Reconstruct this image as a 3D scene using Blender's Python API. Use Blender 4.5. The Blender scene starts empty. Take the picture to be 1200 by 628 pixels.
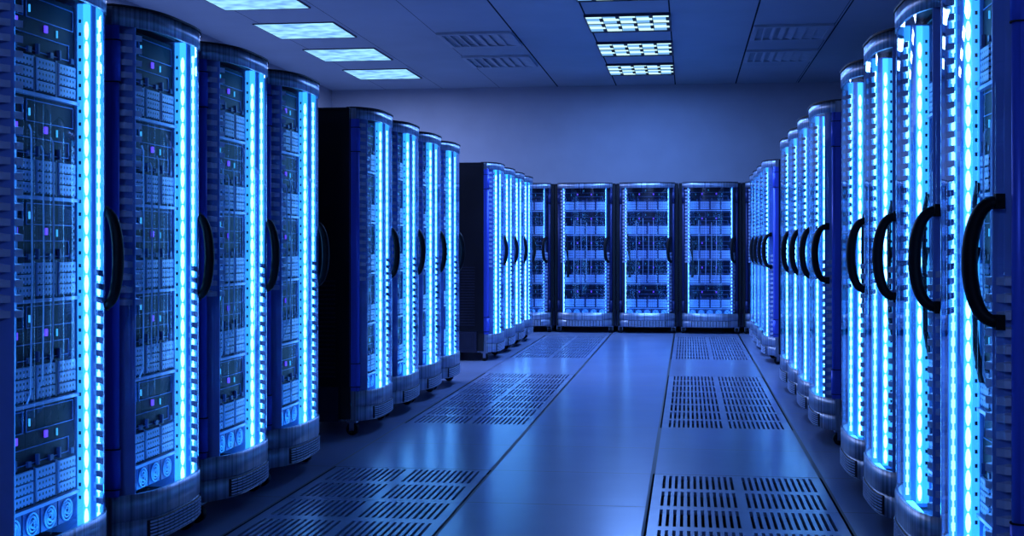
import bpy, bmesh, math, random
from mathutils import Vector, Matrix
random.seed(7)
C = bpy.context.scene.collection
PI = math.pi

# ------------------------------------------------------------------ materials
def new_mat(name):
    m = bpy.data.materials.new(name); m.use_nodes = True
    nt = m.node_tree
    return m, nt, nt.nodes, nt.links, nt.nodes['Principled BSDF']

def basic(name, col, rough=0.5, metal=0.0, noise=0.0, scale=8.0, stretch=None, bump=0.0, spec=None):
    m, nt, N, L, b = new_mat(name)
    b.inputs['Base Color'].default_value = (*col, 1)
    b.inputs['Roughness'].default_value = rough
    b.inputs['Metallic'].default_value = metal
    if spec is not None: b.inputs['Specular IOR Level'].default_value = spec
    if noise or bump:
        tc = N.new('ShaderNodeTexCoord'); mp = N.new('ShaderNodeMapping')
        mp.inputs['Scale'].default_value = stretch or (1, 1, 1)
        nz = N.new('ShaderNodeTexNoise'); nz.inputs['Scale'].default_value = scale; nz.inputs['Detail'].default_value = 4
        L.new(tc.outputs['Object'], mp.inputs['Vector']); L.new(mp.outputs['Vector'], nz.inputs['Vector'])
        r = N.new('ShaderNodeValToRGB')
        r.color_ramp.elements[0].position = .3; r.color_ramp.elements[1].position = .7
        r.color_ramp.elements[0].color = (*[c * (1 - noise) for c in col], 1)
        r.color_ramp.elements[1].color = (*[min(1, c * (1 + noise)) for c in col], 1)
        L.new(nz.outputs['Fac'], r.inputs['Fac']); L.new(r.outputs['Color'], b.inputs['Base Color'])
        if bump:
            bp = N.new('ShaderNodeBump'); bp.inputs['Strength'].default_value = bump; bp.inputs['Distance'].default_value = .01
            L.new(nz.outputs['Fac'], bp.inputs['Height']); L.new(bp.outputs['Normal'], b.inputs['Normal'])
    return m

def emit(name, col, s, base=(0, 0, 0)):
    m, nt, N, L, b = new_mat(name)
    b.inputs['Base Color'].default_value = (*base, 1)
    b.inputs['Emission Color'].default_value = (*col, 1)
    b.inputs['Emission Strength'].default_value = s
    return m

def math_node(N, L, op, a, b=None):
    n = N.new('ShaderNodeMath'); n.operation = op
    for i, v in enumerate((a, b)):
        if v is None: continue
        if isinstance(v, (int, float)): n.inputs[i].default_value = v
        else: L.new(v, n.inputs[i])
    return n.outputs[0]

TILE = 0.842; Y0 = 6.60
def grid_mat(name, col, rough, heavy, x_ref, y_ref, y_pitch, seam_col, thin=.0055, thick=.011, noise=.05, spec=.5, cross=True, bumps=0.0):
    """painted surface with real-world seam lines; heavy = x positions of the wide seams"""
    m, nt, N, L, b = new_mat(name)
    tc = N.new('ShaderNodeTexCoord'); sp = N.new('ShaderNodeSeparateXYZ'); L.new(tc.outputs['Object'], sp.inputs[0])
    X, Y = sp.outputs[0], sp.outputs[1]
    mask = None
    for hx in heavy:
        d = math_node(N, L, 'ABSOLUTE', math_node(N, L, 'SUBTRACT', X, hx))
        k = math_node(N, L, 'LESS_THAN', d, thick)
        mask = k if mask is None else math_node(N, L, 'MAXIMUM', mask, k)
    def rep(v, ref, pitch, w):
        f = math_node(N, L, 'PINGPONG', math_node(N, L, 'SUBTRACT', v, ref), pitch / 2)
        return math_node(N, L, 'MULTIPLY', math_node(N, L, 'LESS_THAN', f, w), .9)
    if cross:
        mask = math_node(N, L, 'MAXIMUM', mask, rep(Y, y_ref, y_pitch, thin))
    mask = math_node(N, L, 'MAXIMUM', mask, rep(X, x_ref, TILE, thin))
    nz = N.new('ShaderNodeTexNoise'); nz.inputs['Scale'].default_value = 1.6; nz.inputs['Detail'].default_value = 6
    L.new(tc.outputs['Object'], nz.inputs['Vector'])
    r = N.new('ShaderNodeValToRGB')
    r.color_ramp.elements[0].position = .3; r.color_ramp.elements[1].position = .7
    r.color_ramp.elements[0].color = (*[c * (1 - noise) for c in col], 1)
    r.color_ramp.elements[1].color = (*[c * (1 + noise) for c in col], 1)
    L.new(nz.outputs['Fac'], r.inputs['Fac'])
    mx = N.new('ShaderNodeMixRGB'); L.new(mask, mx.inputs[0]); L.new(r.outputs['Color'], mx.inputs[1]); mx.inputs[2].default_value = (*seam_col, 1)
    L.new(mx.outputs[0], b.inputs['Base Color'])
    b.inputs['Specular IOR Level'].default_value = spec
    rr = math_node(N, L, 'ADD', rough, math_node(N, L, 'MULTIPLY', mask, .4))
    L.new(rr, b.inputs['Roughness'])
    return m

M = {}
M['floor'] = grid_mat('floor_tiles', (.28, .34, .52), .22, (-1.013, -.177, .665), -.177, Y0, TILE, (.004, .005, .012), spec=1.0)
M['grille'] = basic('slotted_tile_metal', (.28, .34, .52), .25, 0, .1, 3, spec=.9)
M['pit'] = basic('underfloor_dark', (.003, .003, .006), .9)
M['ceiling'] = grid_mat('ceiling_tiles', (.32, .38, .46), .75, (-1.853, -1.013, -.177, .672, 1.535), -.177, 0, 1.0, (.006, .008, .02), thin=.0035, thick=.0075, cross=False, spec=.2)
M['wall'] = basic('wall_paint', (.30, .32, .40), .8, 0, .05, 2.5, bump=.03)
M['black'] = basic('black_panel', (.008, .009, .016), .32, .3, .2, 3)
M['matteblack'] = basic('matte_black', (.004, .004, .008), .6)
M['rubber'] = basic('black_rubber', (.004, .004, .007), .5, spec=.2)
M['brushed'] = basic('brushed_metal', (.36, .42, .54), .34, .65, .5, 3.0, (26, 26, .15))
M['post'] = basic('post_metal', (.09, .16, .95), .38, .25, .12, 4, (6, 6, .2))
M['dark_metal'] = basic('dark_metal', (.03, .035, .07), .4, .6, .2, 6)
M['fin'] = basic('cable_finger_plastic', (.62, .69, .86), .42, 0, .12, 9)
M['louver'] = basic('louver_metal', (.60, .70, .95), .35, .2, .1, 9)
M['chassis'] = basic('server_chassis_black', (.003, .005, .022), .5, 0, .3, 12, spec=.15)
M['trim'] = basic('server_trim_blue', (.10, .22, .60), .4, .3, .15, 15)
M['rail'] = emit('mounting_rail_painted_glow', (.03, .38, 1), 1.4, (.3, .5, .8))  # rail is no lamp: light from the LED strips painted as emission
M['lip'] = basic('shelf_lip', (.38, .48, .80), .35, .3, .1, 10)
M['chrome'] = basic('caster_steel', (.35, .40, .55), .3, .9, .1, 10)
M['fan'] = basic('fan_plastic', (.45, .62, .95), .35, .1, .1, 9)
M['violet'] = emit('status_violet', (.10, .05, 1), 1.6)
M['tick'] = emit('status_cyan', (.05, .45, 1), 1.2)
M['green'] = emit('status_green', (.0, .6, .35), .6)
M['bulb'] = emit('led_white', (.15, .49, 1), 9.0)
M['ledbar'] = emit('led_bar_blue', (.02, .27, 1), 3.0)
M['ledbar2'] = emit('led_bar_cyan', (.03, .32, 1), 3.2)
M['added_glow'] = emit('added_glow_bar', (.03, .36, 1), 13.0)
M['fiber'] = basic('pale_cable', (.45, .62, .95), .3, 0, .1, 30)
for k in ('bulb',): M[k].cycles.emission_sampling = 'NONE'

# drive blocks: pale perforated bricks with rows of dark holes
def block_mat():
    m, nt, N, L, b = new_mat('drive_block_perforated')
    tc = N.new('ShaderNodeTexCoord'); sp = N.new('ShaderNodeSeparateXYZ'); L.new(tc.outputs['Object'], sp.inputs[0])
    fx = math_node(N, L, 'PINGPONG', math_node(N, L, 'ADD', sp.outputs[0], 1.0 + .0105), .0105)
    fz = math_node(N, L, 'PINGPONG', math_node(N, L, 'ADD', sp.outputs[2], 1.0 + .0092), .0092)
    d = math_node(N, L, 'SQRT', math_node(N, L, 'ADD', math_node(N, L, 'MULTIPLY', fx, fx), math_node(N, L, 'MULTIPLY', fz, fz)))
    k = math_node(N, L, 'LESS_THAN', d, .0047)
    mx = N.new('ShaderNodeMixRGB'); L.new(k, mx.inputs[0]); mx.inputs[1].default_value = (.36, .50, .84, 1); mx.inputs[2].default_value = (.01, .015, .05, 1)
    L.new(mx.outputs[0], b.inputs['Base Color']); b.inputs['Roughness'].default_value = .4
    return m
M['block'] = block_mat()

def glass_mat():
    m = bpy.data.materials.new('door_glass'); m.use_nodes = True
    nt = m.node_tree; N, L = nt.nodes, nt.links
    N.remove(N['Principled BSDF'])
    out = N['Material Output']
    tr = N.new('ShaderNodeBsdfTransparent'); tr.inputs[0].default_value = (.90, .94, 1, 1)
    gl = N.new('ShaderNodeBsdfGlossy'); gl.inputs['Roughness'].default_value = .015; gl.inputs[0].default_value = (.85, .92, 1, 1)
    lw = N.new('ShaderNodeLayerWeight'); lw.inputs[0].default_value = .5
    p = math_node(N, L, 'POWER', lw.outputs['Facing'], 3.0)
    f = math_node(N, L, 'ADD', math_node(N, L, 'MULTIPLY', p, .85), .075)
    mx = N.new('ShaderNodeMixShader'); L.new(f, mx.inputs[0]); L.new(tr.outputs[0], mx.inputs[1]); L.new(gl.outputs[0], mx.inputs[2])
    L.new(mx.outputs[0], out.inputs['Surface'])
    return m
M['glass'] = glass_mat()

def frosted_mat():
    m, nt, N, L, b = new_mat('frosted_light_panel')
    b.inputs['Base Color'].default_value = (.1, .12, .2, 1)
    tc = N.new('ShaderNodeTexCoord'); mp = N.new('ShaderNodeMapping'); mp.inputs['Scale'].default_value = (4, 5, 1)
    L.new(tc.outputs['Object'], mp.inputs[0])
    nz = N.new('ShaderNodeTexNoise'); nz.inputs['Scale'].default_value = 1.3; nz.inputs['Detail'].default_value = 2
    L.new(mp.outputs[0], nz.inputs['Vector'])
    r = N.new('ShaderNodeValToRGB'); r.color_ramp.elements[0].position = .35; r.color_ramp.elements[1].position = .62
    r.color_ramp.elements[0].color = (.13, .36, .80, 1); r.color_ramp.elements[1].color = (.36, .82, 1, 1)
    L.new(nz.outputs['Fac'], r.inputs['Fac']); L.new(r.outputs['Color'], b.inputs['Emission Color'])
    b.inputs['Emission Strength'].default_value = 1.15
    return m
M['frost'] = frosted_mat()
M['cell_hi'] = emit('lamp_cell_bright', (.62, 1, 1), 1.2)
M['cell_lo'] = emit('lamp_cell_dim', (.20, .50, .90), .95)

# ------------------------------------------------------------------ mesh helpers
def bm_new(): return bmesh.new()
def bx(bm, x0, x1, y0, y1, z0, z1, mi=0):
    v = [bm.verts.new(p) for p in ((x0,y0,z0),(x1,y0,z0),(x1,y1,z0),(x0,y1,z0),(x0,y0,z1),(x1,y0,z1),(x1,y1,z1),(x0,y1,z1))]
    for f in ((0,3,2,1),(4,5,6,7),(0,1,5,4),(1,2,6,5),(2,3,7,6),(3,0,4,7)):
        bm.faces.new([v[i] for i in f]).material_index = mi
def prism(bm, pts, z0, z1, mi=0, smooth_sides=()):
    """closed plan polygon (counter-clockwise) extruded in z"""
    lo = [bm.verts.new((x, y, z0)) for x, y in pts]; hi = [bm.verts.new((x, y, z1)) for x, y in pts]
    n = len(pts)
    bm.faces.new(lo[::-1]).material_index = mi; bm.faces.new(hi).material_index = mi
    for i in range(n):
        f = bm.faces.new((lo[i], lo[(i+1) % n], hi[(i+1) % n], hi[i])); f.material_index = mi
        if i in smooth_sides: f.smooth = True
def tube(bm, pts, r, seg=8, mi=0, cap=True, flat=1.0):
    P = [Vector(p) for p in pts]; rings = []
    up = None
    for i, p in enumerate(P):
        t = (P[min(i+1, len(P)-1)] - P[max(i-1, 0)]).normalized()
        if up is None:
            up = t.orthogonal().normalized()
        up = (up - t * up.dot(t)).normalized(); sd = t.cross(up)
        rr = r[i] if isinstance(r, (list, tuple)) else r
        rings.append([bm.verts.new(p + (up*math.cos(2*PI*k/seg) + sd*math.sin(2*PI*k/seg)*flat)*rr) for k in range(seg)])
    for a, b in zip(rings, rings[1:]):
        for k in range(seg):
            f = bm.faces.new((a[k], a[(k+1) % seg], b[(k+1) % seg], b[k])); f.smooth = True; f.material_index = mi
    if cap:
        bm.faces.new(rings[0][::-1]).material_index = mi; bm.faces.new(rings[-1]).material_index = mi
def ring(bm, c, R, r, axis='y', seg=20, ts=6, mi=0):
    c = Vector(c); vs = []
    for i in range(seg):
        a = 2*PI*i/seg; row = []
        for j in range(ts):
            b = 2*PI*j/ts; q = R + r*math.cos(b)
            o = Vector((q*math.cos(a), r*math.sin(b), q*math.sin(a))) if axis == 'y' else Vector((r*math.sin(b), q*math.cos(a), q*math.sin(a)))
            row.append(bm.verts.new(c + o))
        vs.append(row)
    for i in range(seg):
        for j in range(ts):
            f = bm.faces.new((vs[i][j], vs[(i+1) % seg][j], vs[(i+1) % seg][(j+1) % ts], vs[i][(j+1) % ts])); f.smooth = True; f.material_index = mi
def cyl(bm, c, r, h, axis='x', seg=20, mi=0):
    c = Vector(c); d = {'x': Vector((1,0,0)), 'y': Vector((0,1,0)), 'z': Vector((0,0,1))}[axis]
    tube(bm, [c - d*h/2, c + d*h/2], r, seg, mi)
def obj(name, bm, mats, parent=None, bevel=0.0, origin=None):
    bmesh.ops.recalc_face_normals(bm, faces=bm.faces[:])
    me = bpy.data.meshes.new(name)
    if origin is not None:
        bmesh.ops.translate(bm, verts=bm.verts[:], vec=-Vector(origin))
    bm.to_mesh(me); bm.free()
    for m in (mats if isinstance(mats, (list, tuple)) else [mats]): me.materials.append(M[m])
    o = bpy.data.objects.new(name, me); C.objects.link(o)
    if origin is not None: o.location = origin
    if parent: o.parent = parent
    if bevel:
        b = o.modifiers.new('edge', 'BEVEL'); b.width = bevel; b.segments = 2; b.limit_method = 'ANGLE'
    return o
def empty(name, loc, rz, label, cat, group=None):
    o = bpy.data.objects.new(name, None); C.objects.link(o); o.empty_display_size = .1
    o.location = loc; o.rotation_euler = (0, 0, rz); tag(o, label, cat, group); return o
def tag(o, label, cat, group=None):
    o['label'] = label; o['category'] = cat
    if group: o['group'] = group
    return o
def structure(name, bm, mats, parent=None):
    o = obj(name, bm, mats, parent); o['kind'] = 'structure'; return o
def copy_tree(src, parent=None):
    c = src.copy(); C.objects.link(c)
    if parent: c.parent = parent
    for ch in list(src.children): copy_tree(ch, c)
    return c

# ------------------------------------------------------------------ room
XL, XR, YB, YF, ZC = -5.2, 4.6, 18.35, -2.0, 3.47
XA, XB_, XC_, XD = -1.013, -.177, .665, -1.855      # long floor seams
zones = [(Y0 - 2*TILE, 2), (Y0 + 2*TILE, 4), (Y0 + 8*TILE, 4)]     # start y, number of slotted tiles going back
vent_cells = []
for col, (a, b) in enumerate(((XD, XA), (XB_, XC_))):
    for zi, (ys, n) in enumerate(zones):
        for k in range(n):
            vent_cells.append((col, zi, k, n, a, b, ys + k*TILE, ys + (k+1)*TILE))
bm = bm_new()
ys_ = sorted({YF, YB} | {round(c[6], 4) for c in vent_cells} | {round(c[7], 4) for c in vent_cells})
xs_ = [XL, XD, XA, XB_, XC_, XR]
vent_rects = {(round(c[4], 3), round(c[6], 3)) for c in vent_cells}
for i in range(len(xs_) - 1):
    for j in range(len(ys_) - 1):
        if (round(xs_[i], 3), round(ys_[j], 3)) in vent_rects: continue
        v = [bm.verts.new(p) for p in ((xs_[i], ys_[j], 0), (xs_[i+1], ys_[j], 0), (xs_[i+1], ys_[j+1], 0), (xs_[i], ys_[j+1], 0))]
        bm.faces.new(v)
bx(bm, XL, XR, YF, YB, -.42, -.40, 1)
bmesh.ops.remove_doubles(bm, verts=bm.verts[:], dist=1e-4)
for xx in (XD, XA, XB_, XC_):            # walls of the dark underfloor duct
    bx(bm, xx-.004, xx+.004, YF, YB, -.40, -.03, 1)
structure('floor', bm, ['floor', 'pit'])
def wall(name, *b):
    bm = bm_new(); bx(bm, *b); return structure(name, bm, 'wall')
wall('wall_left', XL-.1, XL, YF, YB, -.42, ZC)
wall('wall_right', XR, XR+.1, YF, YB, -.42, ZC)
wall('wall_back', XL-.1, XR+.1, YB, YB+.1, -.42, ZC)
wall('wall_front', XL-.1, XR+.1, YF-.1, YF, -.42, ZC)
bm = bm_new(); bx(bm, XL-.1, XR+.1, YF-.1, YB+.1, ZC, ZC+.06)
structure('ceiling', bm, 'ceiling')

# slotted floor tiles
def slot_tile(w, d):
    bm = bm_new(); t = .022
    xb = [-w/2]; slot_x = []
    for s, e in ((-w/2 + .036, -w/2 + .036 + .36), (w/2 - .036 - .36, w/2 - .036)):
        n = 12; p = (e - s)/n
        for k in range(n):
            a = s + k*p + p*.27; b_ = s + k*p + p*.73
            slot_x.append(len(xb)); xb += [a, b_]
    xb.append(w/2)
    yb = [-d/2]; slot_y = []
    for k in range(2):
        c = -d/4 + k*d/2
        slot_y.append(len(yb)); yb += [c - .172, c + .172]
    yb.append(d/2)
    def is_slot(i, j): return (i in slot_x) and (j in slot_y)
    ix = {x: None for x in xb}
    slot_x = set(slot_x); slot_y = set(slot_y)
    nx, ny = len(xb)-1, len(yb)-1
    T = [[bm.verts.new((x, y, 0)) for y in yb] for x in xb]
    B = [[bm.verts.new((x, y, -t)) for y in yb] for x in xb]
    for i in range(nx):
        for j in range(ny):
            if is_slot(i, j):
                for (a, b_) in (((i,j),(i+1,j)), ((i+1,j),(i+1,j+1)), ((i+1,j+1),(i,j+1)), ((i,j+1),(i,j))):
                    bm.faces.new((T[a[0]][a[1]], T[b_[0]][b_[1]], B[b_[0]][b_[1]], B[a[0]][a[1]]))
            else:
                bm.faces.new((T[i][j], T[i+1][j], T[i+1][j+1], T[i][j+1]))
                bm.faces.new((B[i][j], B[i][j+1], B[i+1][j+1], B[i+1][j]))
    return bm
tile0 = None
ordw = ['nearest the camera', 'second from the camera', 'third from the camera', 'farthest from the camera']
for (col, zi, k, n, a, b, y0, y1) in vent_cells:
    gap_l, gap_r = (.004, .010) if col == 0 else (.010, .010)
    if tile0 is None:
        o = tile0 = obj('slotted_floor_tile', slot_tile(.84 - .018, TILE - .004), 'grille')
    else:
        o = tile0.copy(); C.objects.link(o)
    o.location = ((a + b)/2, (y0 + y1)/2, -.0005)
    side = ('left', 'right')[col]; zn = ('near', 'middle', 'far')[zi]
    lab = f'slotted metal floor tile in the {zn} patch of the {side} strip, ' + (ordw[k] if n == 4 else ('cut by the bottom of the picture', 'just behind the tile cut by the picture edge')[k])
    tag(o, lab, 'floor tile', 'slotted floor tiles along the aisle')

# ------------------------------------------------------------------ ceiling fittings
def ord_back(k): return ['nearest the back wall', 'second from the back wall', 'third from the back wall', 'fourth from the back wall', 'fifth from the back wall', 'sixth from the back wall'][k]
LP, LD = 1.733, .93
def frosted_light():
    r = empty('ceiling_light', (0, 0, 0), 0, '', 'light', 'frosted ceiling lights in the left column')
    bm = bm_new(); w, d = .42, LD/2
    for a in ((-w-.010, w+.010, -d-.006, -d), (-w-.010, w+.010, d, d+.016), (-w-.006, -w, -d, d), (w, w+.014, -d, d)): bx(bm, *a, -.012, 0)  # dark frame, widened at back and right to stand in for recess shade
    obj('frame', bm, 'dark_metal', r)
    bm = bm_new(); bx(bm, -w, w, -d, d, -.008, 0); obj('diffuser', bm, 'frost', r)
    return r
def grid_light():
    r = empty('ceiling_light', (0, 0, 0), 0, '', 'light', 'gridded ceiling lights above the aisle')
    bm = bm_new(); w, d = .415, LD/2
    for a in ((-w-.012, w+.012, -d-.012, -d), (-w-.012, w+.012, d, d+.012), (-w-.012, -w, -d, d), (w, w+.012, -d, d)): bx(bm, *a, -.03, 0)
    obj('frame', bm, 'dark_metal', r)
    bm = bm_new(); nc, nr = 5, 6
    for i in range(nc):
        for j in range(nr):
            x0, x1 = -w + 2*w*i/nc, -w + 2*w*(i+1)/nc; y0, y1 = -d + 2*d*j/nr, -d + 2*d*(j+1)/nr
            bx(bm, x0, x1, y0, y1, -.016, 0, (i + j) % 2)
    obj('diffuser', bm, ['cell_hi', 'cell_lo'], r)
    bm = bm_new()
    for i in range(1, nc+1):
        for j in range(nr):
            x = -w + 2*w*i/nc; y = -d + 2*d*(j+.5)/nr
            if (i + j) % 2 == 0: bx(bm, x-.034, x+.004, y-.07, y+.07, -.026, -.015)
    for i in range(1, nc+1): bx(bm, -w + 2*w*i/nc-.005, -w + 2*w*i/nc-.001, -d, d, -.022, -.016)
    bx(bm, -w, w, -.003, .003, -.022, -.016)
    obj('louver', bm, 'matteblack', r)
    return r
protoL, protoR = frosted_light(), grid_light()
for k in range(5):
    o = protoL if k == 0 else copy_tree(protoL)
    o.location = (-4.03, 16.68 - LP*k, ZC)
    o['label'] = f'frosted bright ceiling light panel in the left column, {ord_back(k)}'
for k in range(4):
    o = protoR if k == 0 else copy_tree(protoR)
    o.location = (-.598, 16.62 - LP*k, ZC)
    o['label'] = f'gridded bright ceiling light above the aisle, {ord_back(k)}'
def air_vent():
    r = empty('ceiling_vent', (0, 0, 0), 0, '', 'vent', 'air vents set in the ceiling')
    w, d = .41, .45
    bm = bm_new()
    for a in ((-w, w, -d, -d+.05), (-w, w, d-.05, d), (-w, -w+.05, -d+.05, d-.05), (w-.05, w, -d+.05, d-.05)): bx(bm, *a, -.028, 0)
    obj('frame', bm, 'ventpaint', r, .004)
    bm = bm_new(); bx(bm, -w+.05, w-.05, -d+.05, d-.05, -.004, 0); obj('backing', bm, 'ventback', r)
    bm = bm_new()
    n = 7
    for k in range(n):
        x = -w + .05 + (2*w - .1)*(k + .5)/n; s = (k - (n-1)/2)/((n-1)/2)
        dx = .045*s
        pts = [(x-.030-dx, -.006), (x-.016-dx, -.006), (x+.030+dx*.2, -.024), (x+.044+dx*.2, -.024)]
        v = [[bm.verts.new((px, yy, pz)) for px, pz in (pts[0], pts[1], pts[3], pts[2])] for yy in (-d+.05, d-.05)]
        bm.faces.new(v[0]); bm.faces.new(v[1][::-1])
        for i in range(4): bm.faces.new((v[0][i], v[0][(i+1) % 4], v[1][(i+1) % 4], v[1][i]))
    obj('slats', bm, 'ventpaint', r)
    return r
M['ventback'] = basic('vent_inside', (.26, .31, .38), .7)
M['ventpaint'] = basic('vent_paint', (.34, .40, .48), .6, 0, .08, 5)
pv = air_vent()
for i, (x, y, lab) in enumerate(((-2.30, 15.70, 'square ceiling air vent left of the aisle, nearer the back wall'), (-2.28, 14.0, 'square ceiling air vent left of the aisle, farther from the back wall'),
                                 (1.09, 15.68, 'square ceiling air vent right of the aisle, nearer the back wall'), (1.09, 13.98, 'square ceiling air vent right of the aisle, farther from the back wall'))):
    o = pv if i == 0 else copy_tree(pv)
    o.location = (x, y, ZC); o['label'] = lab

# ------------------------------------------------------------------ server cabinet (front faces -y, floor at z = 0)
HW, SAG, TOP = .372, .11, 2.03
GB, GT = .272, 1.955                       # glass bottom and top
def arc_y(x, off=0.0): return -SAG*(1 - min(1, abs(x)/HW)**3.5) - off
def arc_pts(x0, x1, off=0.0, n=24):
    xs = [(x0+x1)/2 + (x1-x0)/2*math.sin(PI*(i/n - .5)) for i in range(n+1)]
    return [(x, arc_y(x, off)) for x in xs]

def cabinet():
    r = empty('server_cabinet', (0, 0, 0), 0, '', 'server cabinet', '')
    # housing
    bm = bm_new(); bx(bm, -.415, .415, .03, .95, 2.0, 2.022); obj('roof_panel', bm, 'black', r, .004)
    bm = bm_new(); bx(bm, -.395, .395, .93, .95, .10, 2.0); obj('back_panel', bm, 'black', r)
    bm = bm_new()
    bx(bm, -.415, .415, .10, .95, .085, .10)
    for s in (-1, 1):
        bx(bm, min(s*.395, s*.415), max(s*.395, s*.415), .10, .95, .10, .30)
        for (a, b_) in ((.14, .36), (.42, .64), (.70, .90)):
            bx(bm, min(s*.414, s*.418), max(s*.414, s*.418), a, b_, .13, .135); bx(bm, min(s*.414, s*.418), max(s*.414, s*.418), a, b_, .265, .27)
            bx(bm, min(s*.414, s*.418), max(s*.414, s*.418), a, a+.006, .135, .265); bx(bm, min(s*.414, s*.418), max(s*.414, s*.418), b_-.006, b_, .135, .265)
    obj('plinth', bm, 'dark_metal', r)
    for s in (-1, 1):
        bm = bm_new(); bx(bm, min(s*.395, s*.415), max(s*.395, s*.415), .03, .93, .302, 2.0)
        sp = obj('side_panel', bm, 'black', r)
        bm = bm_new()
        for k in range(22):
            z = .36 + k*.028
            bx(bm, min(s*.413, s*.419), max(s*.413, s*.419), .12, .86, z, z+.010)
        obj('vent_grille', bm, 'dark_metal', sp)
        bm = bm_new(); bx(bm, min(s*.374, s*.394), max(s*.374, s*.394), .032, .10, .10, 2.0); obj('front_edge', bm, 'matteblack', r)
        # front post with hinge covers
        c = s*.3535
        pts = [(c + .0185*math.cos(a), -.0 + .0185*math.sin(a)) for a in [PI + PI*i/10 for i in range(11)]] + [(c+.0185, .10), (c-.0185, .10)]
        bm = bm_new(); prism(bm, pts, .272, GT, 0, range(10)); po = obj('front_post', bm, 'post', r)
        for (z0, z1) in ((1.755, 1.90), (.30, .44)):
            bm = bm_new()
            p2 = [(c + .0225*math.cos(a), -.0 + .0225*math.sin(a)) for a in [PI + PI*i/10 for i in range(11)]] + [(c+.0225, .07), (c-.0225, .07)]
            prism(bm, p2, z0, z1, 0, range(10))
            p3 = [(c + (x-c)*1.08, y*1.05) for x, y in p2]
            prism(bm, p3, z0-.004, z0, 1); prism(bm, p3, z1, z1+.004, 1)
            obj('hinge_cover', bm, ['post', 'matteblack'], po)
    # crown
    n = 28
    bm = bm_new(); prism(bm, arc_pts(-HW, HW, 0, n) + [(HW, .03)] + arc_pts(-HW+.012, HW-.012, -.012, n)[::-1] + [(-HW, .03)], GT, TOP-.008, 0, range(n))
    cr = obj('crown', bm, 'brushed', r)
    bm = bm_new(); prism(bm, arc_pts(-HW-.002, HW+.002, .005, n) + [(HW+.002, .06), (-HW-.002, .06)], TOP-.008, TOP, 0)
    obj('rim', bm, 'matteblack', cr)
    # base
    bm = bm_new()
    prism(bm, arc_pts(-HW, HW, 0, n) + [(HW, .03)] + arc_pts(-HW+.012, HW-.012, -.012, n)[::-1] + [(-HW, .03)], .178, GB, 0, range(n))
    bs = obj('base_band', bm, 'brushed', r)
    bm = bm_new(); prism(bm, arc_pts(-HW+.003, HW-.003, -.004, n) + [(HW-.003, .10), (-HW+.003, .10)], .086, .178, 0, range(n))
    kick = obj('kick_panel', bm, 'brushed', r)
    bm = bm_new()
    x0, x1 = -.25, .25
    prism(bm, arc_pts(x0, x1, .000, 16) + arc_pts(x0, x1, -.02, 16)[::-1], .092, .168, 1, range(16))
    ncol = 12
    for row in range(6):
        z = .096 + row*.0122
        for k in range(ncol):
            a = x0 + .006 + (x1-x0-.012)*(k+.1)/ncol; b_ = x0 + .006 + (x1-x0-.012)*(k+.9)/ncol
            prism(bm, arc_pts(a, b_, .004, 2) + arc_pts(a, b_, -.001, 2)[::-1], z, z+.006, 0)
    obj('louver', bm, ['louver', 'matteblack'], kick)
    # door
    bm = bm_new(); A = arc_pts(-.333, .333, -.004, 36)
    lo = [bm.verts.new((x, y, GB)) for x, y in A]; hi = [bm.verts.new((x, y, GT)) for x, y in A]
    for i in range(36):
        f = bm.faces.new((lo[i], lo[i+1], hi[i+1], hi[i])); f.smooth = True
    door = obj('glass_door', bm, 'glass', r)
    # handle: black bow standing off the door at its right-hand edge
    bm = bm_new(); P = []; R_ = []
    hx, hz0, hz1 = .322, .965, 1.285
    for i in range(21):
        t = i/20; a = PI*t
        w_ = abs(math.sin(a))**.72
        P.append((hx - .014*t*0 - .040*w_, arc_y(hx) + .006 - .072*w_, hz1 - (hz1-hz0)*(.5 - .5*math.cos(a)))); R_.append(.0150 + .0050*math.sin(a))
    tube(bm, P, R_, 10, flat=1.15)
    for z in (hz0, hz1): bx(bm, hx-.016, hx+.012, arc_y(hx)-.010, arc_y(hx)+.014, z-.020, z+.020)
    obj('handle', bm, 'rubber', door)
    # inner side plates, LED strips, cable fingers
    PX = .292
    for s in (-1, 1):
        bm = bm_new(); bx(bm, min(s*PX, s*(PX+.008)), max(s*PX, s*(PX+.008)), -.054, .30, .185, 2.0)
        obj('inner_side_plate', bm, 'plate', r)
        bm = bm_new(); bx(bm, min(s*(PX+.008), s*.336), max(s*(PX+.008), s*.336), .036, .045, GB, GT); obj('side_cover', bm, 'cover', r)
        # rail
        xi = s*(PX-.0005)
        ZL, ZH = .20, 1.995
        bm = bm_new(); bx(bm, min(xi, xi-s*.004), max(xi, xi-s*.004), .019, .040, ZL, ZH)
        for k in range(38): bx(bm, min(xi-s*.004, xi-s*.006), max(xi-s*.004, xi-s*.006), .026, .034, GB+.03+k*.044, GB+.042+k*.044, 1)
        obj('mounting_rail', bm, ['rail', 'matteblack'], r)
        # inner strip: long white cells
        bm = bm_new(); bx(bm, min(xi, xi-s*.006), max(xi, xi-s*.006), -.006, .017, ZL, ZH); st = obj('led_strip', bm, 'ledbar2', r)
        bm = bm_new()
        for k in range(26):
            z = ZL + .04 + k*.0665
            q = [(.0055 + .0085*math.cos(2*PI*i/10), z + .0325*math.sin(2*PI*i/10)) for i in range(10)]
            vi = [bm.verts.new((xi-s*.006, y, zz)) for y, zz in q]; ct = bm.verts.new((xi-s*.012, .0055, z))
            for i in range(10): bm.faces.new((vi[i], vi[(i+1) % 10], ct))
        obj('led_cells', bm, 'bulb', st)
        # outer strip
        bm = bm_new(); bx(bm, min(xi, xi-s*.006), max(xi, xi-s*.006), -.051, -.028, ZL, ZH); st = obj('led_strip', bm, 'ledbar', r)
        bm = bm_new()
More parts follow.
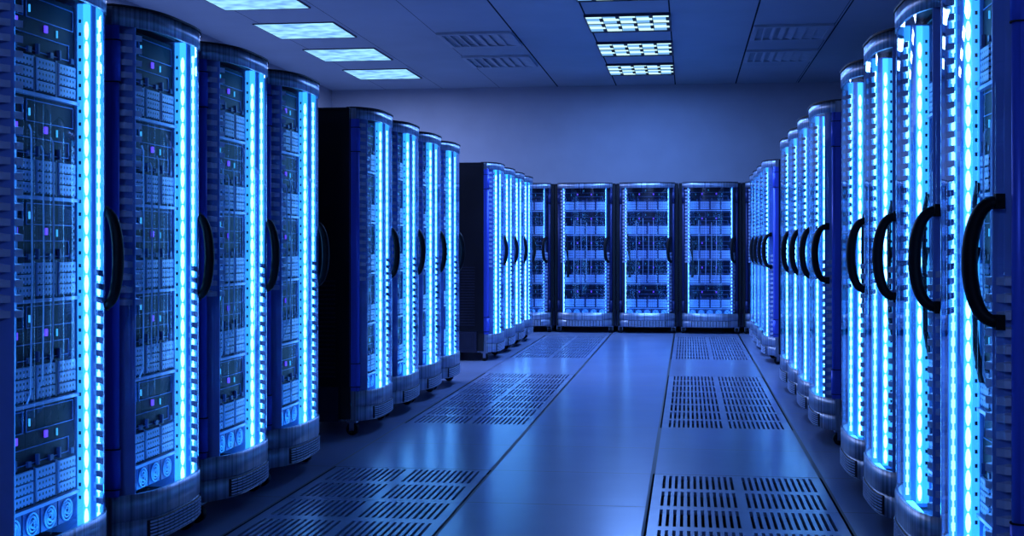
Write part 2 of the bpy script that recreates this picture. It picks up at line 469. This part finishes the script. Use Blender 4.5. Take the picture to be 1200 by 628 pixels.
        for k in range(36):
            z = ZL + .045 + k*.048
            bx(bm, min(xi-s*.006, xi-s*.009), max(xi-s*.006, xi-s*.009), -.045, -.034, z-.013, z+.013)
        bx(bm, min(xi-s*.006, xi-s*.008), max(xi-s*.006, xi-s*.008), -.042, -.037, ZL+.045, ZL+.045+35*.048)
        obj('led_cells', bm, 'bulb', st)
        # fingers
        bm = bm_new()
        zz = [1.915 - k*.0455 for k in range(22)] if s < 0 else [.295 + k*.0455 for k in range(18)]
        xo, xin = s*.334, s*.245
        for z in zz:
            m_ = 5
            for (za, zb, y_off) in ((z, z+.019, 0.0),):
                poly = [(s*x, y) for x, y in ((.333, .000), (.322, -.024), (.296, arc_y(.296)+.012), (.280, arc_y(.280)+.011), (.264, arc_y(.264)+.012), (.262, -.040), (.288, -.036), (.301, .026), (.334, .034))]
                m_ = 4
                lo = [bm.verts.new((x, y, za - (.006 if i <= m_ else 0))) for i, (x, y) in enumerate(poly)]
                hi = [bm.verts.new((x, y, zb - (.004 if i <= m_ else 0))) for i, (x, y) in enumerate(poly)]
                k_ = len(poly)
                bm.faces.new(lo); bm.faces.new(hi)
                for i in range(k_): bm.faces.new((lo[i], lo[(i+1) % k_], hi[(i+1) % k_], hi[i])).material_index = 1 if i in (4, 5) else 0
        bx(bm, min(s*.30, s*.332), max(s*.30, s*.332), .026, .036, min(zz)-.01, max(zz)+.02)
        obj('cable_manager', bm, ['fin', 'dkblue'], r)
    # servers
    ZB = [1.72 - .33*k for k in range(5)]
    sv0 = None
    for k, zb in enumerate(ZB):
        u = bm_new(); SY = .05
        bx(u, -.284, .284, SY, .55, zb-.062, zb+.262)
        # recessed look of the dark upper half: thin trim outlines, tabs
        def outline(x0, x1, z0, z1, w=.0025):
            for q in ((x0, x1, z0, z0+w), (x0, x1, z1-w, z1), (x0, x0+w, z0+w, z1-w), (x1-w, x1, z0+w, z1-w)):
                bx(u, q[0], q[1], SY-.004, SY, q[2], q[3], 1)
        outline(-.27, -.06, zb+.175, zb+.245); outline(-.04, .27, zb+.175, zb+.245); outline(-.13, .24, zb+.072, zb+.125)
        for x in (-.212, -.07, .072, .214):
            bx(u, x-.052, x-.042, SY-.012, SY, zb+.064, zb+.098, 2); bx(u, x+.030, x+.052, SY-.010, SY, zb+.064, zb+.082, 2)
        bx(u, -.286, .286, SY-.020, SY, zb-.074, zb-.063, 3)
        for x in (-.14, 0, .145): bx(u, x-.006, x+.006, SY-.008, SY, zb-.06, zb+.06, 2)
        sv = obj('server_unit', u, ['chassis', 'trim', 'dkblue', 'lip'], r)
        for x in (-.212, -.07, .072, .214):
            b_ = bm_new()
            for q in range(3):
                zc = (q-1)*.0370
                bx(b_, -.0575, .0575, -.012, .0, zc-.0165, zc+.0165)
                bx(b_, .0505, .0620, -.009, .0, zc-.010, zc+.010)
            bx(b_, -.0590, -.0545, -.010, 0, -.055, .055)
            o = obj('drive_block', b_, 'block', sv, .002); o.location = (x, SY-.0005, zb)
        for x in (-.105, .085):
            b_ = bm_new(); bx(b_, x-.008, x+.008, SY-.006, SY, zb+.143, zb+.166); obj('status_light', b_, 'violet', sv)
        for x, z in ((-.19, .148), (-.02, .205), (.16, .15)):
            b_ = bm_new(); bx(b_, x-.002, x+.002, SY-.005, SY, zb+z-.012, zb+z+.012); obj('indicator', b_, 'tick', sv)
    # fans below
    for k in range(5):
        x = -.23 + k*.115
        b_ = bm_new(); bx(b_, x-.052, x+.052, .052, .10, -.0+.236, .318, 1)
        for R1 in (.035, .024, .012): ring(b_, (x, .048, .277), R1, .0032, 'y', 18, 5)
        for a in range(3):
            t0 = a*2*PI/3
            tube(b_, [(x + (.006+.022*q/5)*math.cos(t0+q*.35), .046, .277 + (.006+.022*q/5)*math.sin(t0+q*.35)) for q in range(6)], .0025, 5)
        obj('cooling_fan', b_, ['fan', 'dkblue'], r)
    b_ = bm_new(); bx(b_, -.27, .27, -.050, -.020, .200, .212); obj('led_strip', b_, 'added_glow', r)  # added glowing bar, hidden behind the base lip to brighten fans and lower blocks
    # cables
    for i, (x, z0, z1) in enumerate(((-.15, .78, 1.50), (-.055, .70, 1.53), (.02, .74, 1.47), (.085, .80, 1.50))):
        b_ = bm_new(); tube(b_, [(x, .030, z1+.02), (x, .022, z1), (x+.003, .021, (z0+z1)/2), (x-.004, .022, z0), (x-.012, .036, z0-.04)], .0032, 6); obj('pale_cable', b_, 'fiber', r)
    for i in range(2):
        b_ = bm_new(); z1 = 1.30 - .2*i; x0 = -.25
        tube(b_, [(-.284, .035, z1+.06), (x0, .016, z1), (x0+.015+.012*i, .012, z1-.15), (x0+.02+.016*i, .016, .85), (x0+.005+.016*i, .036, .75)], .0085, 7)
        obj('black_cable', b_, 'rubber', r)
    pass
    # casters
    for sx in (-1, 1):
        for yy in (.025, .84):
            b_ = bm_new(); x = sx*.355
            bx(b_, x-.03, x+.03, yy-.03, yy+.03, .078, .086)
            for q in (-1, 1): bx(b_, x+q*.026-.003, x+q*.026+.003, yy-.014, yy+.014, .03, .079)
            cyl(b_, (x, yy, .037), .008, .058, 'x', 8)
            ca = obj('caster', b_, 'chrome', r)
            b_ = bm_new(); cyl(b_, (x, yy, .0375), .0375, .044, 'x', 24); obj('wheel', b_, 'rubber', ca, .006)
    return r
M['plate'] = basic('inner_plate', (.25, .40, .85), .4, .2, .1, 6)
M['cover'] = basic('side_cover_metal', (.012, .016, .05), .5, .0, .1, 6)
M['dkblue'] = basic('dark_blue_plastic', (.03, .06, .22), .4, 0, .2, 12)

proto = cabinet()
used = [False]
def place(x, y, rz, label, group):
    if not used[0]: o = proto; used[0] = True
    else: o = copy_tree(proto)
    o.location = (x, y, 0); o.rotation_euler = (0, 0, rz); o['label'] = label; o['group'] = group
P_ = .84
starts = (3.85, 8.07, 13.27)
names4 = ['nearest the camera', 'second from the camera', 'third from the camera', 'farthest from the camera']
for g, y0 in enumerate(starts):
    gn = ('near', 'middle', 'far')[g]
    for k in range(4):
        place(-2.03, y0 + k*P_, PI/2, f'blue-lit curved server cabinet in the {gn} block on the left, {names4[k]}', f'server cabinets in the {gn} block on the left')
for g, y0 in enumerate(starts):
    gn = ('near', 'middle', 'far')[g]
    for k in range(4):
        place(.858, y0 + k*P_, -PI/2, f'blue-lit curved server cabinet in the {gn} block on the right, {names4[k]}', f'server cabinets in the {gn} block on the right')
backn = ['half hidden at the left end', 'first full one from the left', 'second full one from the left', 'third full one from the left', 'half hidden at the right end']
for k in range(5):
    place(-1.385 + P_*(k-1), 17.36, 0, f'server cabinet by the back wall, {backn[k]}', 'server cabinets along the back wall')

M['post_shaded'] = basic('post_metal_painted_shade', (.02, .03, .12), .38, .4, .12, 4, (6, 6, .2))  # darker copy of the post metal: back-row shade put into its colour
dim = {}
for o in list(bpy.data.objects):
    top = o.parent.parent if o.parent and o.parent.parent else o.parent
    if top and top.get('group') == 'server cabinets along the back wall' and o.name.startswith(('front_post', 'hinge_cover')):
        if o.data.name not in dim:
            me = o.data.copy(); me.materials[0] = M['post_shaded']; dim[o.data.name] = me
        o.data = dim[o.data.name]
# ------------------------------------------------------------------ light, camera
def area(name, loc, rot, sx, sy, col, e):
    l = bpy.data.lights.new(name, 'AREA'); l.shape = 'RECTANGLE'; l.size = sx; l.size_y = sy; l.color = col; l.energy = e
    o = bpy.data.objects.new(name, l); C.objects.link(o); o.location = loc; o.rotation_euler = rot; return o
w = bpy.data.worlds.new('World'); bpy.context.scene.world = w; w.use_nodes = True
w.node_tree.nodes['Background'].inputs[0].default_value = (.02, .04, .12, 1)
w.node_tree.nodes['Background'].inputs[1].default_value = .3

for k in range(5): area('ceiling_lamp', (-4.03, 16.68 - LP*k, ZC-.04), (0, 0, 0), .8, .9, (.38, .51, 1), 60)
for k in range(4): area('ceiling_lamp', (-.598, 16.62 - LP*k, ZC-.04), (0, 0, 0), .8, .9, (.14, .33, 1), 62)
bl = bpy.data.lights.new('blue_lamp', 'POINT'); bl.energy = 75; bl.color = (.24, .42, 1); bl.shadow_soft_size = .1
bo = bpy.data.objects.new('blue_lamp', bl); C.objects.link(bo); bo.location = (-.7, -1.2, 2.9)
F, UV, V0, H = 1500.0, 806.0, 289.0, 1.165
th = math.atan((UV - 600)/F)
cam = bpy.data.cameras.new('Camera'); co = bpy.data.objects.new('Camera', cam); C.objects.link(co)
cam.sensor_width = 36; cam.lens = F*36/1200; cam.clip_start = .05
cam.shift_y = -(314 - V0)/1200
co.location = (0, 0, H); co.rotation_euler = (PI/2, 0, th)
sc = bpy.context.scene; sc.camera = co
sc.view_settings.view_transform = 'Standard'; sc.view_settings.look = 'None'
sc.view_settings.exposure = 0.0
sc.cycles.max_bounces = 8; sc.cycles.transparent_max_bounces = 24; sc.cycles.glossy_bounces = 4
sc.cycles.sample_clamp_indirect = 3.0
